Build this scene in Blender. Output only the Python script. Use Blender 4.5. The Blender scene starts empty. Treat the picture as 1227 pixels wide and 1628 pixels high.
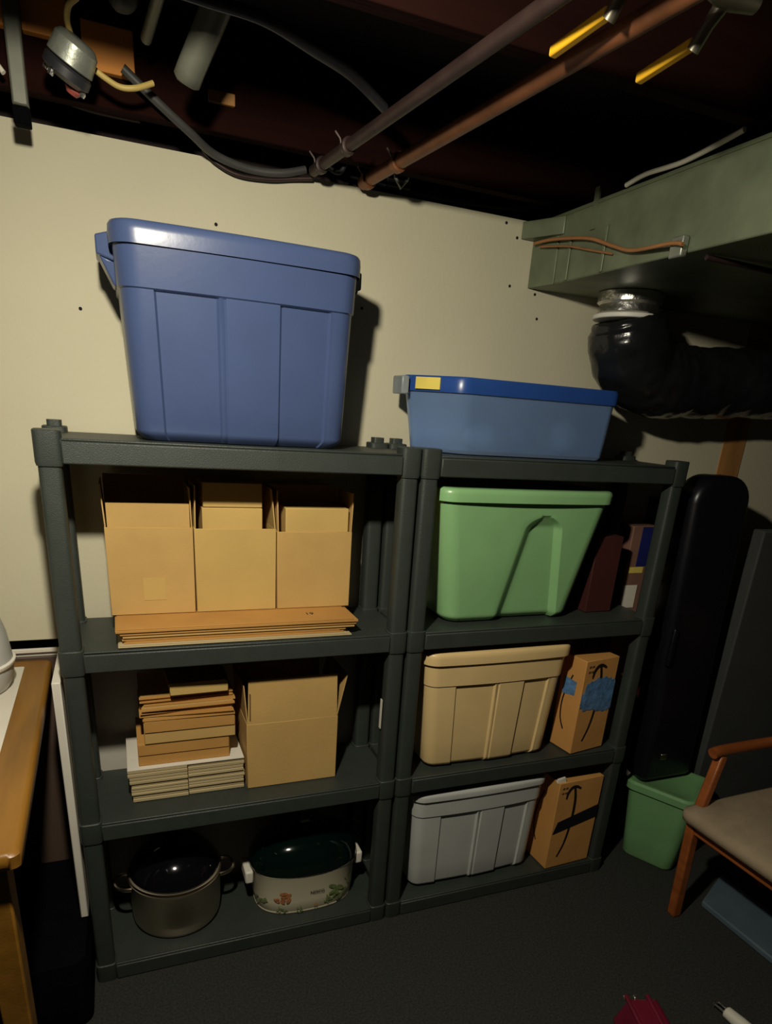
import bpy, bmesh, math, random
from mathutils import Vector, Matrix
random.seed(7)
PI = math.pi
S = bpy.context.scene
COL = S.collection

# ------------------------------------------------------------------ camera, world, light, exposure
def cam_axes(y, p, r):
    f = Vector((math.sin(y)*math.cos(p), math.cos(y)*math.cos(p), math.sin(p)))
    rt = Vector((math.cos(y), -math.sin(y), 0)); up = rt.cross(f)
    return rt*math.cos(r)+up*math.sin(r), up*math.cos(r)-rt*math.sin(r), f
cd = bpy.data.cameras.new('camera'); cam = bpy.data.objects.new('camera', cd); COL.objects.link(cam)
rt, up, fw = cam_axes(.39771, -.370185, .0723516)
M4 = Matrix((( rt.x, up.x, -fw.x, .10679), (rt.y, up.y, -fw.y, -1.65300), (rt.z, up.z, -fw.z, 1.64141), (0, 0, 0, 1)))
cam.matrix_world = M4
# the photograph is a crop from the upper part of a taller frame, hence the lens shift
cd.sensor_fit = 'VERTICAL'; cd.sensor_height = 36; cd.lens = 1048.83/1628*36; cd.shift_x = (613.5-617.34)/1628; cd.shift_y = (1059.34-814)/1628; cd.clip_start = .02
S.camera = cam
w = bpy.data.worlds.new('world'); S.world = w; w.use_nodes = True
w.node_tree.nodes['Background'].inputs[0].default_value = (.75, .68, .60, 1)
w.node_tree.nodes['Background'].inputs[1].default_value = .007
ld = bpy.data.lights.new('basement_bulb', 'POINT'); ld.energy = 34; ld.color = (1, .92, .75); ld.shadow_soft_size = .035
lo = bpy.data.objects.new('basement_bulb', ld); lo.location = (.09, -.98, 2.145); COL.objects.link(lo)
# spot added at the bulb's place, aimed down and forward to lift the lower tiers
sd = bpy.data.lights.new('lower_tier_fill', 'SPOT'); sd.energy = 54; sd.color = (1, .92, .75); sd.shadow_soft_size = .035; sd.spot_size = math.radians(150); sd.spot_blend = 1
so = bpy.data.objects.new('lower_tier_fill', sd); so.location = (.09, -.98, 2.145); so.rotation_euler = Vector((.50, .90, -1.45)).to_track_quat('-Z', 'Y').to_euler(); COL.objects.link(so)
S.view_settings.view_transform = 'Standard'; S.view_settings.look = 'None'
S.view_settings.gamma = 1; S.view_settings.use_curve_mapping = False
S.view_settings.exposure = 0

# ------------------------------------------------------------------ materials
def srgb(r, g, b):
    f = lambda c: (c/255/12.92 if c/255 <= .04045 else ((c/255+.055)/1.055)**2.4)
    return (f(r), f(g), f(b), 1)
def mat(name, col, rough=.6, metal=0, var=.12, scale=8, bump=.0, bscale=60, trans=0, coat=0, stretch=None, spec=.5, alpha=1):
    m = bpy.data.materials.new(name); m.use_nodes = True
    N = m.node_tree.nodes; L = m.node_tree.links; b = N['Principled BSDF']
    if len(col) == 3: col = (*col, 1)
    tc = N.new('ShaderNodeTexCoord'); mp = N.new('ShaderNodeMapping'); L.new(tc.outputs['Object'], mp.inputs[0])
    if stretch: mp.inputs['Scale'].default_value = stretch
    nz = N.new('ShaderNodeTexNoise'); nz.inputs['Scale'].default_value = scale; nz.inputs['Detail'].default_value = 4
    L.new(mp.outputs[0], nz.inputs['Vector'])
    cr = N.new('ShaderNodeValToRGB'); e = cr.color_ramp.elements
    e[0].position = .3; e[1].position = .7
    e[0].color = (*[c*(1-var) for c in col[:3]], 1); e[1].color = (*[min(1, c*(1+var)) for c in col[:3]], 1)
    L.new(nz.outputs[0], cr.inputs[0]); L.new(cr.outputs[0], b.inputs['Base Color'])
    b.inputs['Roughness'].default_value = rough; b.inputs['Metallic'].default_value = metal
    b.inputs['Specular IOR Level'].default_value = spec
    b.inputs['Transmission Weight'].default_value = trans; b.inputs['Coat Weight'].default_value = coat
    b.inputs['Alpha'].default_value = alpha
    if bump:
        n2 = N.new('ShaderNodeTexNoise'); n2.inputs['Scale'].default_value = bscale; n2.inputs['Detail'].default_value = 3
        L.new(mp.outputs[0], n2.inputs['Vector'])
        bp = N.new('ShaderNodeBump'); bp.inputs['Strength'].default_value = bump; bp.inputs['Distance'].default_value = .004
        L.new(n2.outputs[0], bp.inputs['Height']); L.new(bp.outputs[0], b.inputs['Normal'])
    return m
def flute(m, axis=2, freq=900, dark=.6):
    "layered corrugated look: fine line tint on cardboard edges"
    return m
MT = {
 'wall': mat('painted drywall', (.58, .545, .39), .75, var=.04, scale=3, bump=.15, bscale=90),
 'wall_low': mat('pale lower panel', (.55, .52, .44), .7, var=.06, scale=4, bump=.1),
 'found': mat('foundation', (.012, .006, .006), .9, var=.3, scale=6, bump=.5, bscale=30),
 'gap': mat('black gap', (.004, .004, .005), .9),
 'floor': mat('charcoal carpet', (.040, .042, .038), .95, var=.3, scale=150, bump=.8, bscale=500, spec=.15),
 'joist': mat('shade darkened joist', (.012, .003, .002), .9, spec=.08, var=.4, scale=5, bump=.4, bscale=20, stretch=(.3, 3, 3)),  # joist and subfloor: shade under the ceiling put into the near-black colour
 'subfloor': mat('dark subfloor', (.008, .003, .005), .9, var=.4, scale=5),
 'brownp': mat('dark brown sheet', (.075, .048, .035), .5, var=.3, scale=4, stretch=(5, 1, .5)),
 'orange': mat('lamplit joist wood', (.70, .27, .05), .7, var=.3, scale=4, stretch=(.4, 1, 4)),  # lamplight on the joist face put into this orange
 'stud': mat('pine stud', (.42, .20, .06), .7, var=.25, scale=6, stretch=(3, 3, .3), bump=.2),
 'shelf': mat('dark grey green plastic', (.034, .042, .036), .48, var=.08, scale=20, bump=.25, bscale=400),
 'card': mat('kraft cardboard', (.54, .345, .12), .85, var=.07, scale=7, bump=.12, bscale=120, spec=.2),
 'card2': mat('orange kraft cardboard', (.50, .26, .07), .8, var=.10, scale=6, bump=.12, bscale=120, spec=.25),
 'card3': mat('yellow kraft cardboard', (.56, .38, .125), .8, var=.06, scale=6, bump=.1, bscale=120, spec=.2),
 'cardw': mat('pale corrugated board', (.46, .37, .20), .85, var=.12, scale=30, stretch=(.2, 1, 6), bump=.2, bscale=60),
 'white': mat('white board', (.72, .68, .58), .7, var=.05),
 'blue': mat('slate blue plastic', (.060, .090, .200), .30, var=.04, scale=10, bump=.04, bscale=60),
 'clear': mat('translucent blue plastic', (.42, .62, .98), .26, var=.05, trans=.74, spec=.4),
 'clearrim': mat('deep blue lid', (.025, .085, .34), .3, var=.06, trans=.25),
 'smoke': mat('smoky clear plastic', (.45, .50, .52), .35, var=.05, trans=.55),
 'yellow': mat('yellow sticker', (.75, .60, .12), .5),
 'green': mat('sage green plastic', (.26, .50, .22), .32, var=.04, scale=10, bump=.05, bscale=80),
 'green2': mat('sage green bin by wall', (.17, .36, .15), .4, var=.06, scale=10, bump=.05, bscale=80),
 'tan': mat('tan plastic', (.74, .54, .25), .38, var=.04, scale=10, bump=.05, bscale=80),
 'grey': mat('grey plastic', (.52, .54, .50), .4, var=.05, scale=10, bump=.05, bscale=80),
 'amz': mat('shipping cardboard', (.60, .30, .085), .7, var=.10, scale=5, bump=.15, bscale=60, spec=.3),
 'ink': mat('black ink', (.012, .009, .008), .5, var=0),
 'inkb': mat('faded brown ink', (.10, .05, .02), .7, var=0),
 'bluetape': mat('blue tape', (.10, .23, .44), .3, var=.35, scale=40, bump=.5, bscale=70, coat=.4),
 'blacktape': mat('black tape', (.010, .010, .014), .35, var=.2),
 'steel': mat('stainless steel', (.66, .56, .42), .34, metal=1, var=.12, scale=6),
 'lidglass': mat('dark glass lid', (.004, .004, .006), .10, var=.1, coat=.4, spec=.6),
 'enamel': mat('cream enamel', (.62, .57, .40), .3, var=.03, coat=.3),
 'dkgreen': mat('dark green lid', (.0010, .0065, .0050), .10, var=.1, coat=.5),
 'handlew': mat('white handle plastic', (.80, .76, .66), .4, var=.02),
 'duct': mat('dusty galvanised sheet', (.17, .20, .125), .5, metal=.35, var=.28, scale=7, bump=.35, bscale=25),
 'ductd': mat('dark duct', (.012, .013, .014), .6, metal=.3, var=.2),
 'bag': mat('black plastic sleeve', (.010, .011, .012), .20, var=.3, scale=8, bump=.7, bscale=22, spec=.45),
 'silver': mat('shiny foil collar', (.8, .78, .74), .3, metal=1, var=.1, bump=.7, bscale=60),
 'zip': mat('white zip tie', (.70, .70, .62), .5, var=.03),
 'copper': mat('tarnished copper', (.20, .075, .03), .45, metal=.4, var=.35, scale=12, bump=.2, bscale=40),
 'oldpipe': mat('dull brown pipe', (.045, .026, .022), .5, metal=.4, var=.3, scale=12, bump=.2, bscale=40),
 'greypipe': mat('greenish grey pipe', (.15, .155, .12), .45, metal=.3, var=.15, scale=12),
 'cable': mat('black cable', (.020, .020, .024), .45, var=.2),
 'cableg': mat('grey cable', (.055, .055, .05), .5, var=.2),
 'cabley': mat('yellowed cable', (.48, .35, .10), .5, var=.15),
 'cablew': mat('white cable', (.72, .70, .58), .5, var=.05),
 'cableo': mat('orange brown cable', (.32, .14, .05), .5, var=.15),
 'galv': mat('galvanised box', (.30, .32, .27), .4, metal=.6, var=.2, scale=20, bump=.3),
 'red': mat('red wire nut', (.35, .07, .05), .5, var=.1),
 'lever': mat('yellow valve lever', (.92, .50, .02), .45, var=.08),
 'brass': mat('dull brass', (.22, .20, .15), .4, metal=.7, var=.2, scale=20),
 'case': mat('black hard case', (.006, .006, .009), .33, var=.1, spec=.4),
 'case2': mat('charcoal case', (.012, .011, .012), .5, var=.1),
 'panel': mat('dark grey panel', (.048, .052, .050), .8, var=.1, bump=.2, bscale=200),
 'maroon': mat('dark red box', (.055, .012, .010), .6),
 'pink': mat('brown pink carton', (.20, .10, .07), .7),
 'navy': mat('navy box', (.012, .016, .12), .5),
 'chair': mat('reddish oak', (.30, .085, .02), .4, var=.25, scale=6, stretch=(1, 1, 4), bump=.1, bscale=60),
 'seat': mat('beige upholstery', (.33, .26, .17), .9, var=.12, scale=12, bump=.3, bscale=300, spec=.2),
 'slate': mat('blue grey plastic sheet', (.085, .125, .155), .6, var=.12, scale=14),
 'oak': mat('honey oak', (.22, .10, .012), .38, var=.20, scale=5, stretch=(5, .6, 5), bump=.08, bscale=40),
 'tile': mat('white table top', (.70, .66, .56), .35, var=.04),
 'drum': mat('off white enamel', (.55, .55, .50), .4, var=.05),
 'dkbag': mat('black cloth bag', (.0022, .0022, .0035), .95, spec=.05, var=.2, bump=.5, bscale=20),
 'redgloss': mat('glossy dark red', (.16, .010, .028), .25, var=.2, coat=.5),
 'wand': mat('white plastic', (.68, .66, .56), .4, var=.03),
 'floral1': mat('rust flower print', (.42, .16, .06), .4, var=.4, scale=90),
 'floral2': mat('green leaf print', (.17, .22, .08), .4, var=.4, scale=90),
}

MT['steel'].node_tree.nodes['Principled BSDF'].inputs['Anisotropic'].default_value = .75
# ------------------------------------------------------------------ mesh helpers
class MB:
    def __init__(s): s.bm = bmesh.new()
    def box(s, x0, x1, y0, y1, z0, z1, mtx=None):
        vs = [s.bm.verts.new(Vector((x, y, z)) if mtx is None else mtx @ Vector((x, y, z)))
              for x in (x0, x1) for y in (y0, y1) for z in (z0, z1)]
        for q in ((0,1,3,2), (4,6,7,5), (0,4,5,1), (2,3,7,6), (0,2,6,4), (1,5,7,3)):
            s.bm.faces.new([vs[i] for i in q])
        return s
    def hexa(s, pts):
        "8 points: bottom 4 (ccw) then top 4"
        v = [s.bm.verts.new(p) for p in pts]
        for q in ((3,2,1,0), (4,5,6,7), (0,1,5,4), (1,2,6,5), (2,3,7,6), (3,0,4,7)):
            s.bm.faces.new([v[i] for i in q])
        return s
    def loft(s, rings, cap0=True, cap1=True):
        R = [[s.bm.verts.new(p) for p in r] for r in rings]; n = len(R[0])
        for a, b in zip(R, R[1:]):
            for i in range(n):
                s.bm.faces.new([a[i], a[(i+1) % n], b[(i+1) % n], b[i]])
        if cap0: s.bm.faces.new(list(reversed(R[0])))
        if cap1: s.bm.faces.new(R[-1])
        return s
    def lathe(s, prof, c=(0, 0, 0), n=40, sx=1, sy=1, mtx=None):
        rings = []
        for r, z in prof:
            ring = [Vector((c[0]+sx*r*math.cos(2*PI*i/n), c[1]+sy*r*math.sin(2*PI*i/n), c[2]+z)) for i in range(n)]
            if mtx: ring = [mtx @ p for p in ring]
            rings.append(ring)
        return s.loft(rings)
    def tube(s, pts, r, n=10, caps=True):
        pts = [Vector(p) for p in pts]; rings = []; last = None
        for i, p in enumerate(pts):
            t = (pts[min(i+1, len(pts)-1)]-pts[max(i-1, 0)]).normalized()
            if last is None:
                u = t.orthogonal().normalized()
            else:
                u = (last - t*last.dot(t)).normalized()
            last = u; v = t.cross(u); rr = r[i] if isinstance(r, (list, tuple)) else r
            rings.append([p+u*rr*math.cos(2*PI*k/n)+v*rr*math.sin(2*PI*k/n) for k in range(n)])
        return s.loft(rings, caps, caps)
    def build(s, name, m, parent=None, bevel=0, seg=2, ang=35, world=True, subd=0):
        bmesh.ops.recalc_face_normals(s.bm, faces=s.bm.faces)
        for f in s.bm.faces: f.smooth = True
        for e in s.bm.edges:
            if len(e.link_faces) == 2 and e.calc_face_angle(0) > math.radians(ang): e.smooth = False
        me = bpy.data.meshes.new(name); s.bm.to_mesh(me); s.bm.free()
        o = bpy.data.objects.new(name, me); COL.objects.link(o); me.materials.append(MT[m] if isinstance(m, str) else m)
        if parent is not None:
            o.parent = parent
            if world: o.matrix_parent_inverse = Matrix.Translation(-base_of(parent))
        if bevel:
            b = o.modifiers.new('bevel', 'BEVEL'); b.width = bevel; b.segments = seg; b.limit_method = 'ANGLE'; b.angle_limit = .6
            b.harden_normals = False
        if subd:
            b = o.modifiers.new('sub', 'SUBSURF'); b.levels = subd; b.render_levels = subd
        return o
def base_of(o):
    v = Vector((0, 0, 0))
    while o is not None:
        v = v + o.location; o = o.parent if o.parent is not None and o.get('_w') else None
    return v
def smoothpath(P, k=8):
    P = [Vector(p) for p in P]; out = []
    for i in range(len(P)-1):
        p0 = P[max(i-1, 0)]; p1 = P[i]; p2 = P[i+1]; p3 = P[min(i+2, len(P)-1)]
        for j in range(k):
            t = j/k
            out.append(.5*((2*p1)+(p2-p0)*t+(2*p0-5*p1+4*p2-p3)*t*t+(3*p1-p0-3*p2+p3)*t**3))
    out.append(P[-1]); return out
def tag(o, label, cat, group=None, kind=None):
    o['label'] = label; o['category'] = cat
    if group: o['group'] = group
    if kind: o['kind'] = kind
    return o
def thing(name, label, cat, loc=(0, 0, 0), rz=0, group=None):
    o = bpy.data.objects.new(name, None); COL.objects.link(o); o.location = loc; o.rotation_euler = (0, 0, rz)
    o.empty_display_size = .05
    return tag(o, label, cat, group)
def struct(o): o['kind'] = 'structure'; return o
def bx(name, m, parent, x0, x1, y0, y1, z0, z1, bevel=0, world=True, seg=2):
    return MB().box(x0, x1, y0, y1, z0, z1).build(name, m, parent, bevel=bevel, world=world, seg=seg)

# ------------------------------------------------------------------ setting
WY = .33
struct(bx('floor', 'floor', None, -1.6, 3.6, -2.6, .55, -.05, 0))
wall = struct(bx('wall_back', 'wall', None, -1.6, 3.6, WY, WY+.013, .972, 2.182))
struct(bx('wall_lower', 'wall_low', None, -1.6, 3.6, WY, WY+.013, 0, .940))
struct(bx('trim_1', 'white', None, -1.6, -.06, WY-.010, WY, .936, .948, bevel=.002))
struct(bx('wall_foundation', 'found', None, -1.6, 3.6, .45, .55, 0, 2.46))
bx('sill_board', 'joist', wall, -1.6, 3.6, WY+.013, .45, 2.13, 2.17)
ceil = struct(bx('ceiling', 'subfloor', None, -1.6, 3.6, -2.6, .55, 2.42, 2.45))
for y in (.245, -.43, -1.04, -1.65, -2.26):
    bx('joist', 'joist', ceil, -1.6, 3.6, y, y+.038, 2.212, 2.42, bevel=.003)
for (x, z) in ((.384, 2.045), (.053, 1.821), (1.244, 2.011), (1.335, 1.999), (1.353, 1.934), (1.209, 2.168), (1.250, 2.136), (.780, 1.901)):
    b = MB(); Mx = Matrix.Translation((x, WY, z)) @ Matrix.Rotation(PI/2, 4, 'X')
    b.lathe([(.0042, -.0004), (.0042, .0008), (.002, .0012)], n=10, mtx=Mx); b.build('screw_head', 'gap', wall)
bx('stud', 'stud', wall, 2.237, 2.347, WY-.004, WY, .99, 2.18, bevel=.001)

# orange slabs imitating patches of lamplight on the joist face, upper left
litp = thing('joist_lit_patches', 'orange slabs imitating lamplit patches on the dark joist at the upper left', 'board', (0, .23, 2.27))
bx('lit_patch', 'orange', litp, -.30, -.010, .222, .2445, 2.305, 2.38, .002)
bx('lit_patch', 'orange', litp, -.006, .080, .222, .2445, 2.305, 2.38, .002)
bx('lit_patch', 'orange', litp, .104, .206, .226, .2445, 2.268, 2.350, .002)
bx('lit_patch', 'stud', litp, .360, .420, .232, .2445, 2.262, 2.285, .002)

bp0 = tag(bx('brown_sheet', 'brownp', None, -.75, -.088, WY-.012, WY-.002, 0, .925, .002), 'dark brown sheet flat against the wall behind the oak table', 'panel')  # thin dark brown sheet over the lower wall left of the shelves
# ------------------------------------------------------------------ shelving units
Z = [.0546, .5468, 1.0400, 1.5350]; D = .302; PW = .0575; TH = .052
def post_sec(cx, cy, w, d, z):
    "rounded two-lobed post section"
    pts = []
    for i in range(28):
        a = 2*PI*i/28
        c, s_ = math.cos(a), math.sin(a)
        x = abs(c)**.45*math.copysign(1, c); y = abs(s_)**.45*math.copysign(1, s_)
        pts.append(Vector((cx+w/2*x, cy+d/2*y, z)))
    return pts
def shelf_unit(x0, x1, label):
    r = thing('shelving_unit', label, 'shelf', ((x0+x1)/2, D/2, 0), group=None)
    xs = (x0-PW/2, x1+PW/2); ys = (PW/2, D-PW/2)
    for k, z in enumerate(Z):
        b = MB()
        b.box(x0-PW+.006, x1+PW-.006, .006, D-.004, z-.012, z)                    # deck
        b.box(x0-.002, x1+.002, 0.0, .014, z-TH, z-.004)                    # front lip
        b.box(x0-.002, x1+.002, .004, .012, z-.004, z+.002)
        b.box(x0-.002, x1+.002, D-.014, D, z-TH, z-.002)
        b.box(x0-PW+.004, x0-PW+.018, .05, D-.05, z-TH, z-.002)
        b.box(x1+PW-.018, x1+PW-.004, .05, D-.05, z-TH, z-.002)
        for j in range(1, 6):                                               # under-ribs
            xx = x0+(x1-x0)*j/6; b.box(xx-.003, xx+.003, .014, D-.014, z-.035, z-.012)
        b.build('shelf_board', 'shelf', r, bevel=.003)
        for x in xs:
            for y in ys:
                hh = (.018 if y < .1 else .014) if k == 3 else .006
                sl = MB().loft([post_sec(x, y, PW-.004, PW-.002, z-TH-.006), post_sec(x, y, PW, PW+.001, z-TH+.002),
                           post_sec(x, y, PW, PW+.001, z+hh-.002), post_sec(x, y, PW-.004, PW-.003, z+hh)]).build('corner_sleeve', 'shelf', r, ang=40)
                if k == 3 and y > .1:
                    MB().loft([post_sec(x, y, .034, .034, z+hh), post_sec(x, y, .034, .034, z+hh+.014)]).build('post_cap', 'shelf', sl)
                if k < 3:
                    zb, zt = z+hh, Z[k+1]-TH-.006
                    MB().loft([post_sec(x, y, .050, .050, zb), post_sec(x, y, .048, .048, zt)]).build('post', 'shelf', r)
                    
    return r
U1 = shelf_unit(0, .80, 'dark grey four-tier plastic shelving unit holding cardboard boxes, left of the pair')
U2 = shelf_unit(.9162, 1.7162, 'dark grey four-tier plastic shelving unit holding green, tan and grey totes')
bx('white_strip', 'white', U1, .7975, .7995, .022, .034, .732, .828)  # narrow white strip on the inner face of the front right post
# rear bracing strips seen between the units
# ------------------------------------------------------------------ totes
def tote_ring(x0, x1, y0, y1, r, z, stops=(), rec=0.0, n=7, bow=0.0):
    P = []
    xa, xb = x0+r, x1-r
    def by(x): f = (x-xa)/(xb-xa)*2-1; return bow*(1-f*f)
    def arc(cx, cy, a0):
        for i in range(n+1):
            a = a0+PI/2*i/n; P.append(Vector((cx+r*math.cos(a), cy+r*math.sin(a), z)))
    S_ = [(f, g) if rec is None else (xa+(xb-xa)*f, rec*g) for f, g in stops]
    arc(x0+r, y0+r, PI)
    for x, d in S_: P.append(Vector((x, y0+d-by(x), z)))
    arc(x1-r, y0+r, 1.5*PI)
    arc(x1-r, y1-r, 0)
    for x, d in reversed(S_): P.append(Vector((x, y1-(d if rec is not None else 0), z)))
    arc(x0+r, y1-r, PI/2)
    return P
def lerp(a, b, t): return a+(b-a)*t
def tote(name, label, group, m, top, bot, z0, z1, band, panels, rim_h, rim_out, r=.05, yaw=0, rec=.0075, bow=.009, handles=True, lidm=None, disp=None, piv=None, rb=None):
    """top/bot = (x0,x1,y0,y1) of the body at z1 / z0; rim sits on z1"""
    root = thing(name, label, 'storage bin', ((bot[0]+bot[1])/2, (bot[2]+bot[3])/2, z0), group=group)
    rb = rb or r*.8
    st = []
    if not disp:
        st = [(.02, 0)]
        for a, b in panels:
            st += [(a-.002, 0), (a+.010, 1)]+[(lerp(a, b, k/6), 1) for k in range(1, 6)]+[(b-.034, 1), (b-.022, .1), (b-.008, .1), (b+.004, .45 if b < .9 else 0)]
            if b < .9: st += [(b+.014, 0)]
            if b < .6: st += [(lerp(b+.02, .66, k/5), 0) for k in range(1, 5)]
    def ring(z, ins=0, rc=0):
        t = (z-z0)/(z1-z0); q = [lerp(bot[i], top[i], t) for i in range(4)]
        return tote_ring(q[0]+ins, q[1]-ins, q[2]+ins, q[3]-ins, lerp(rb, r, t)-ins*.5, z, disp(z, q) if disp else st, None if disp else rc, bow=0 if disp else bow)
    rings = []
    zz = [z0+.022*i/4 for i in range(5)]
    for i, z in enumerate(zz): rings.append(ring(z, .020*(1-math.sin(PI/2*i/4)), rec))
    zb = z1-band
    if disp:
        for i in range(1, 61): rings.append(ring(lerp(zz[-1], z1, i/61), 0, 0))
    else:
        for i in range(1, 5): rings.append(ring(lerp(zz[-1], zb, i/4)-.001*(i == 4), .0, rec))
        rings.append(ring(zb+.001, .0, 0 if not band else rec*.0))
        rings.append(ring(zb+.0035, -.004, 0)); 
    rings.append(ring(z1-.002, -.004 if not disp else 0, 0))
    MB().loft(rings).build('body', m, root, ang=28)
    # lid: skirt, rounded shoulder, sunken centre
    q = top; o = rim_out; L = []
    LS = [(k/12, 0) for k in range(1, 12)]
    def lr(off, z): return tote_ring(q[0]-off, q[1]+off, q[2]-off, q[3]+off, r+off*.7, z, LS, 0, bow=bow*.8)
    L += [lr(o-.006, z1+.0005), lr(o, z1-.004), lr(o+.001, z1+rim_h*.5), lr(o, z1+rim_h-.008), lr(o-.004, z1+rim_h-.002), lr(o-.010, z1+rim_h), lr(o-.03, z1+rim_h), lr(o-.036, z1+rim_h-.012)]
    MB().loft(L).build('lid', lidm or m, root, ang=40)
    if handles:
        ym = (q[2]+q[3])/2; hl = .06
        for sx, xx in ((-1, q[0]), (1, q[1])):
            b = MB(); xo = xx+sx*(o+.026)
            b.hexa([(xx+sx*.0, ym-hl, z1-.028), (xo, ym-hl+.01, z1-.016), (xo, ym+hl-.01, z1-.016), (xx+sx*.0, ym+hl, z1-.028),
                    (xx+sx*.0, ym-hl, z1+.030), (xo, ym-hl+.01, z1+.020), (xo, ym+hl-.01, z1+.020), (xx+sx*.0, ym+hl, z1+.030)])
            b.hexa([(xx+sx*.0, ym-hl+.02, z1-.075), (xx+sx*.006, ym-hl+.02, z1-.07), (xx+sx*.006, ym+hl-.02, z1-.07), (xx+sx*.0, ym+hl-.02, z1-.075),
                    (xx+sx*.0, ym-hl+.01, z1-.028), (xo-sx*.006, ym-hl+.012, z1-.018), (xo-sx*.006, ym+hl-.012, z1-.018), (xx+sx*.0, ym+hl-.01, z1-.028)])
            b.build('handle', lidm or m, root, bevel=.004)
    return root
# slate blue tote on top of unit 1
tote('storage_tote', 'large slate blue lidded plastic tote standing on top of the left shelving unit', None, 'blue',
     (.136, .666, .016, .308), (.158, .660, .066, .285), Z[3]+.002, 1.928, .084, [(.05, .385), (.68, .985)], .040, .011, r=.048, rb=.040)
# sage green tote
def gdisp(z, q):
    t = min(1, (z-Z[2])/(1.374-Z[2])); l = lerp(1.168, 1.224, t); r_ = lerp(1.408, 1.349, t)
    if t > .88:
        k = max(.34, math.sqrt(max(0, 1-((t-.88)/.12)**2))); m_ = (l+r_)/2+.004; l = m_-(m_-l)*k; r_ = m_+(r_-m_)*k
    w_ = r_-l; el = min(.045, w_*.35); er = min(.016, w_*.2); d = 0 if t >= 1 else .024*min(1, (1-t)*8+.25)
    xa, xb = q[0]+.05, q[1]-.05; S_ = [(lerp(xa, l, k/8), 0) for k in range(0, 9)]
    for k in range(1, 8): e = k/8; S_.append((l+el*e, d*e*e*(3-2*e)))
    for k in range(0, 9): S_.append((lerp(l+el, r_-er, k/8), d))
    for k in range(1, 6): e = 1-k/6; S_.append((r_-er*e, d*e*e*(3-2*e)))
    S_ += [(lerp(r_, xb, k/8), 0) for k in range(0, 9)]
    return S_
tote('storage_tote', 'sage green lidded plastic tote with an arched recess, on the upper right tier', None, 'green',
     (.943, 1.518, .022, .310), (1.006, 1.456, .066, .270), Z[2]+.003, 1.420, 0, [], .033, .012, r=.045, rb=.05, handles=False, disp=gdisp)
# tan and grey
tote('storage_tote', 'tan lidded plastic tote on the middle tier beside the blue-taped carton', None, 'tan',
     (.946, 1.458, .026, .312), (.980, 1.436, .044, .280), Z[1]+.002, .930, .082, [(.13, .49), (.72, .98)], .036, .014, r=.04, rb=.035, handles=False)
tote('storage_tote', 'grey lidded plastic tote on the bottom tier beside the black-taped carton', None, 'grey',
     (.950, 1.456, .030, .312), (.972, 1.452, .052, .280), Z[0]+.002, .440, .074, [(.13, .49), (.72, .98)], .024, .012, r=.04, rb=.035, handles=False)

# translucent blue box on top of unit 2
cb = thing('storage_box', 'shallow translucent blue storage box with yellow sticker on top of the right unit', 'storage box', (1.24, .2, Z[3]))
def rpoly(P, r, z, n=6):
    "round the corners of a polygon"
    out = []; N_ = len(P)
    for i in range(N_):
        p = Vector(P[i]); a = (Vector(P[i-1])-p); b = (Vector(P[(i+1) % N_])-p)
        rr = min(r, a.length*.45, b.length*.45); A = p+a.normalized()*rr; B = p+b.normalized()*rr
        for k in range(n+1):
            t = k/n; q = A*(1-t)**2+p*2*t*(1-t)+B*t*t; out.append(Vector((q.x, q.y, z)))
    return out
FT = [(.978, .048), (1.492, .048), (1.512, .09), (1.512, .298), (.915, .298), (.866, .205)]
def off(P, s, c=(1.22, .2)): return [((x-c[0])*s+c[0], (y-c[1])*s+c[1]) for x, y in P]
FB = [(1.022, .095), (1.500, .092), (1.510, .12), (1.50, .252), (.925, .252), (.905, .205)]
def mixp(A, B, t): return [(lerp(a[0], b[0], t), lerp(a[1], b[1], t)) for a, b in zip(A, B)]
zc0, zc1 = Z[3]+.003, 1.700
MB().loft([rpoly(off(FB, .97), .03, zc0), rpoly(FB, .03, zc0+.008)]+[rpoly(mixp(FB, off(FT, .975), t), .03, lerp(zc0+.008, zc1, t)) for t in (.3, .6, 1)]
          +[rpoly(mixp(off(FB, .985), off(FT, .96), t), .03, lerp(zc0+.010, zc1, t)) for t in (1, .6, .3, 0)]).build('body', 'clear', cb)
MB().loft([rpoly(off(FT, .975), .03, zc1-.006), rpoly(off(FT, 1.0), .03, zc1-.004), rpoly(off(FT, 1.003), .03, zc1+.028), rpoly(off(FT, .985), .03, zc1+.036), rpoly(off(FT, .95), .03, zc1+.036)]).build('lid', 'clearrim', cb)
bx('latch', 'smoke', cb, .850, .872, .165, .235, zc1-.015, zc1+.032, .004)
MB().hexa([(.888, .160, zc1+.001), (.934, .100, zc1+.001), (.938, .104, zc1+.001), (.892, .164, zc1+.001), (.888, .160, zc1+.031), (.934, .100, zc1+.031), (.938, .104, zc1+.031), (.892, .164, zc1+.031)]).build('sticker', 'yellow', cb)
def blob(name, m, c, s, parent=None, label=None, cat=None, group=None, seed=0):
    b = MB(); rnd = random.Random(seed); n = 14
    rings = []
    for i in range(1, 9):
        a = PI*i/9; rings.append([Vector((c[0]+s[0]*math.sin(a)*math.cos(2*PI*k/n)*(1+.12*rnd.uniform(-1, 1)), c[1]+s[1]*math.sin(a)*math.sin(2*PI*k/n)*(1+.12*rnd.uniform(-1, 1)), c[2]-s[2]*math.cos(a))) for k in range(n)])
    b.loft(rings); o = b.build(name, m, parent, subd=1, ang=180)
    if label: tag(o, label, cat, group)
    return o
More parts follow.
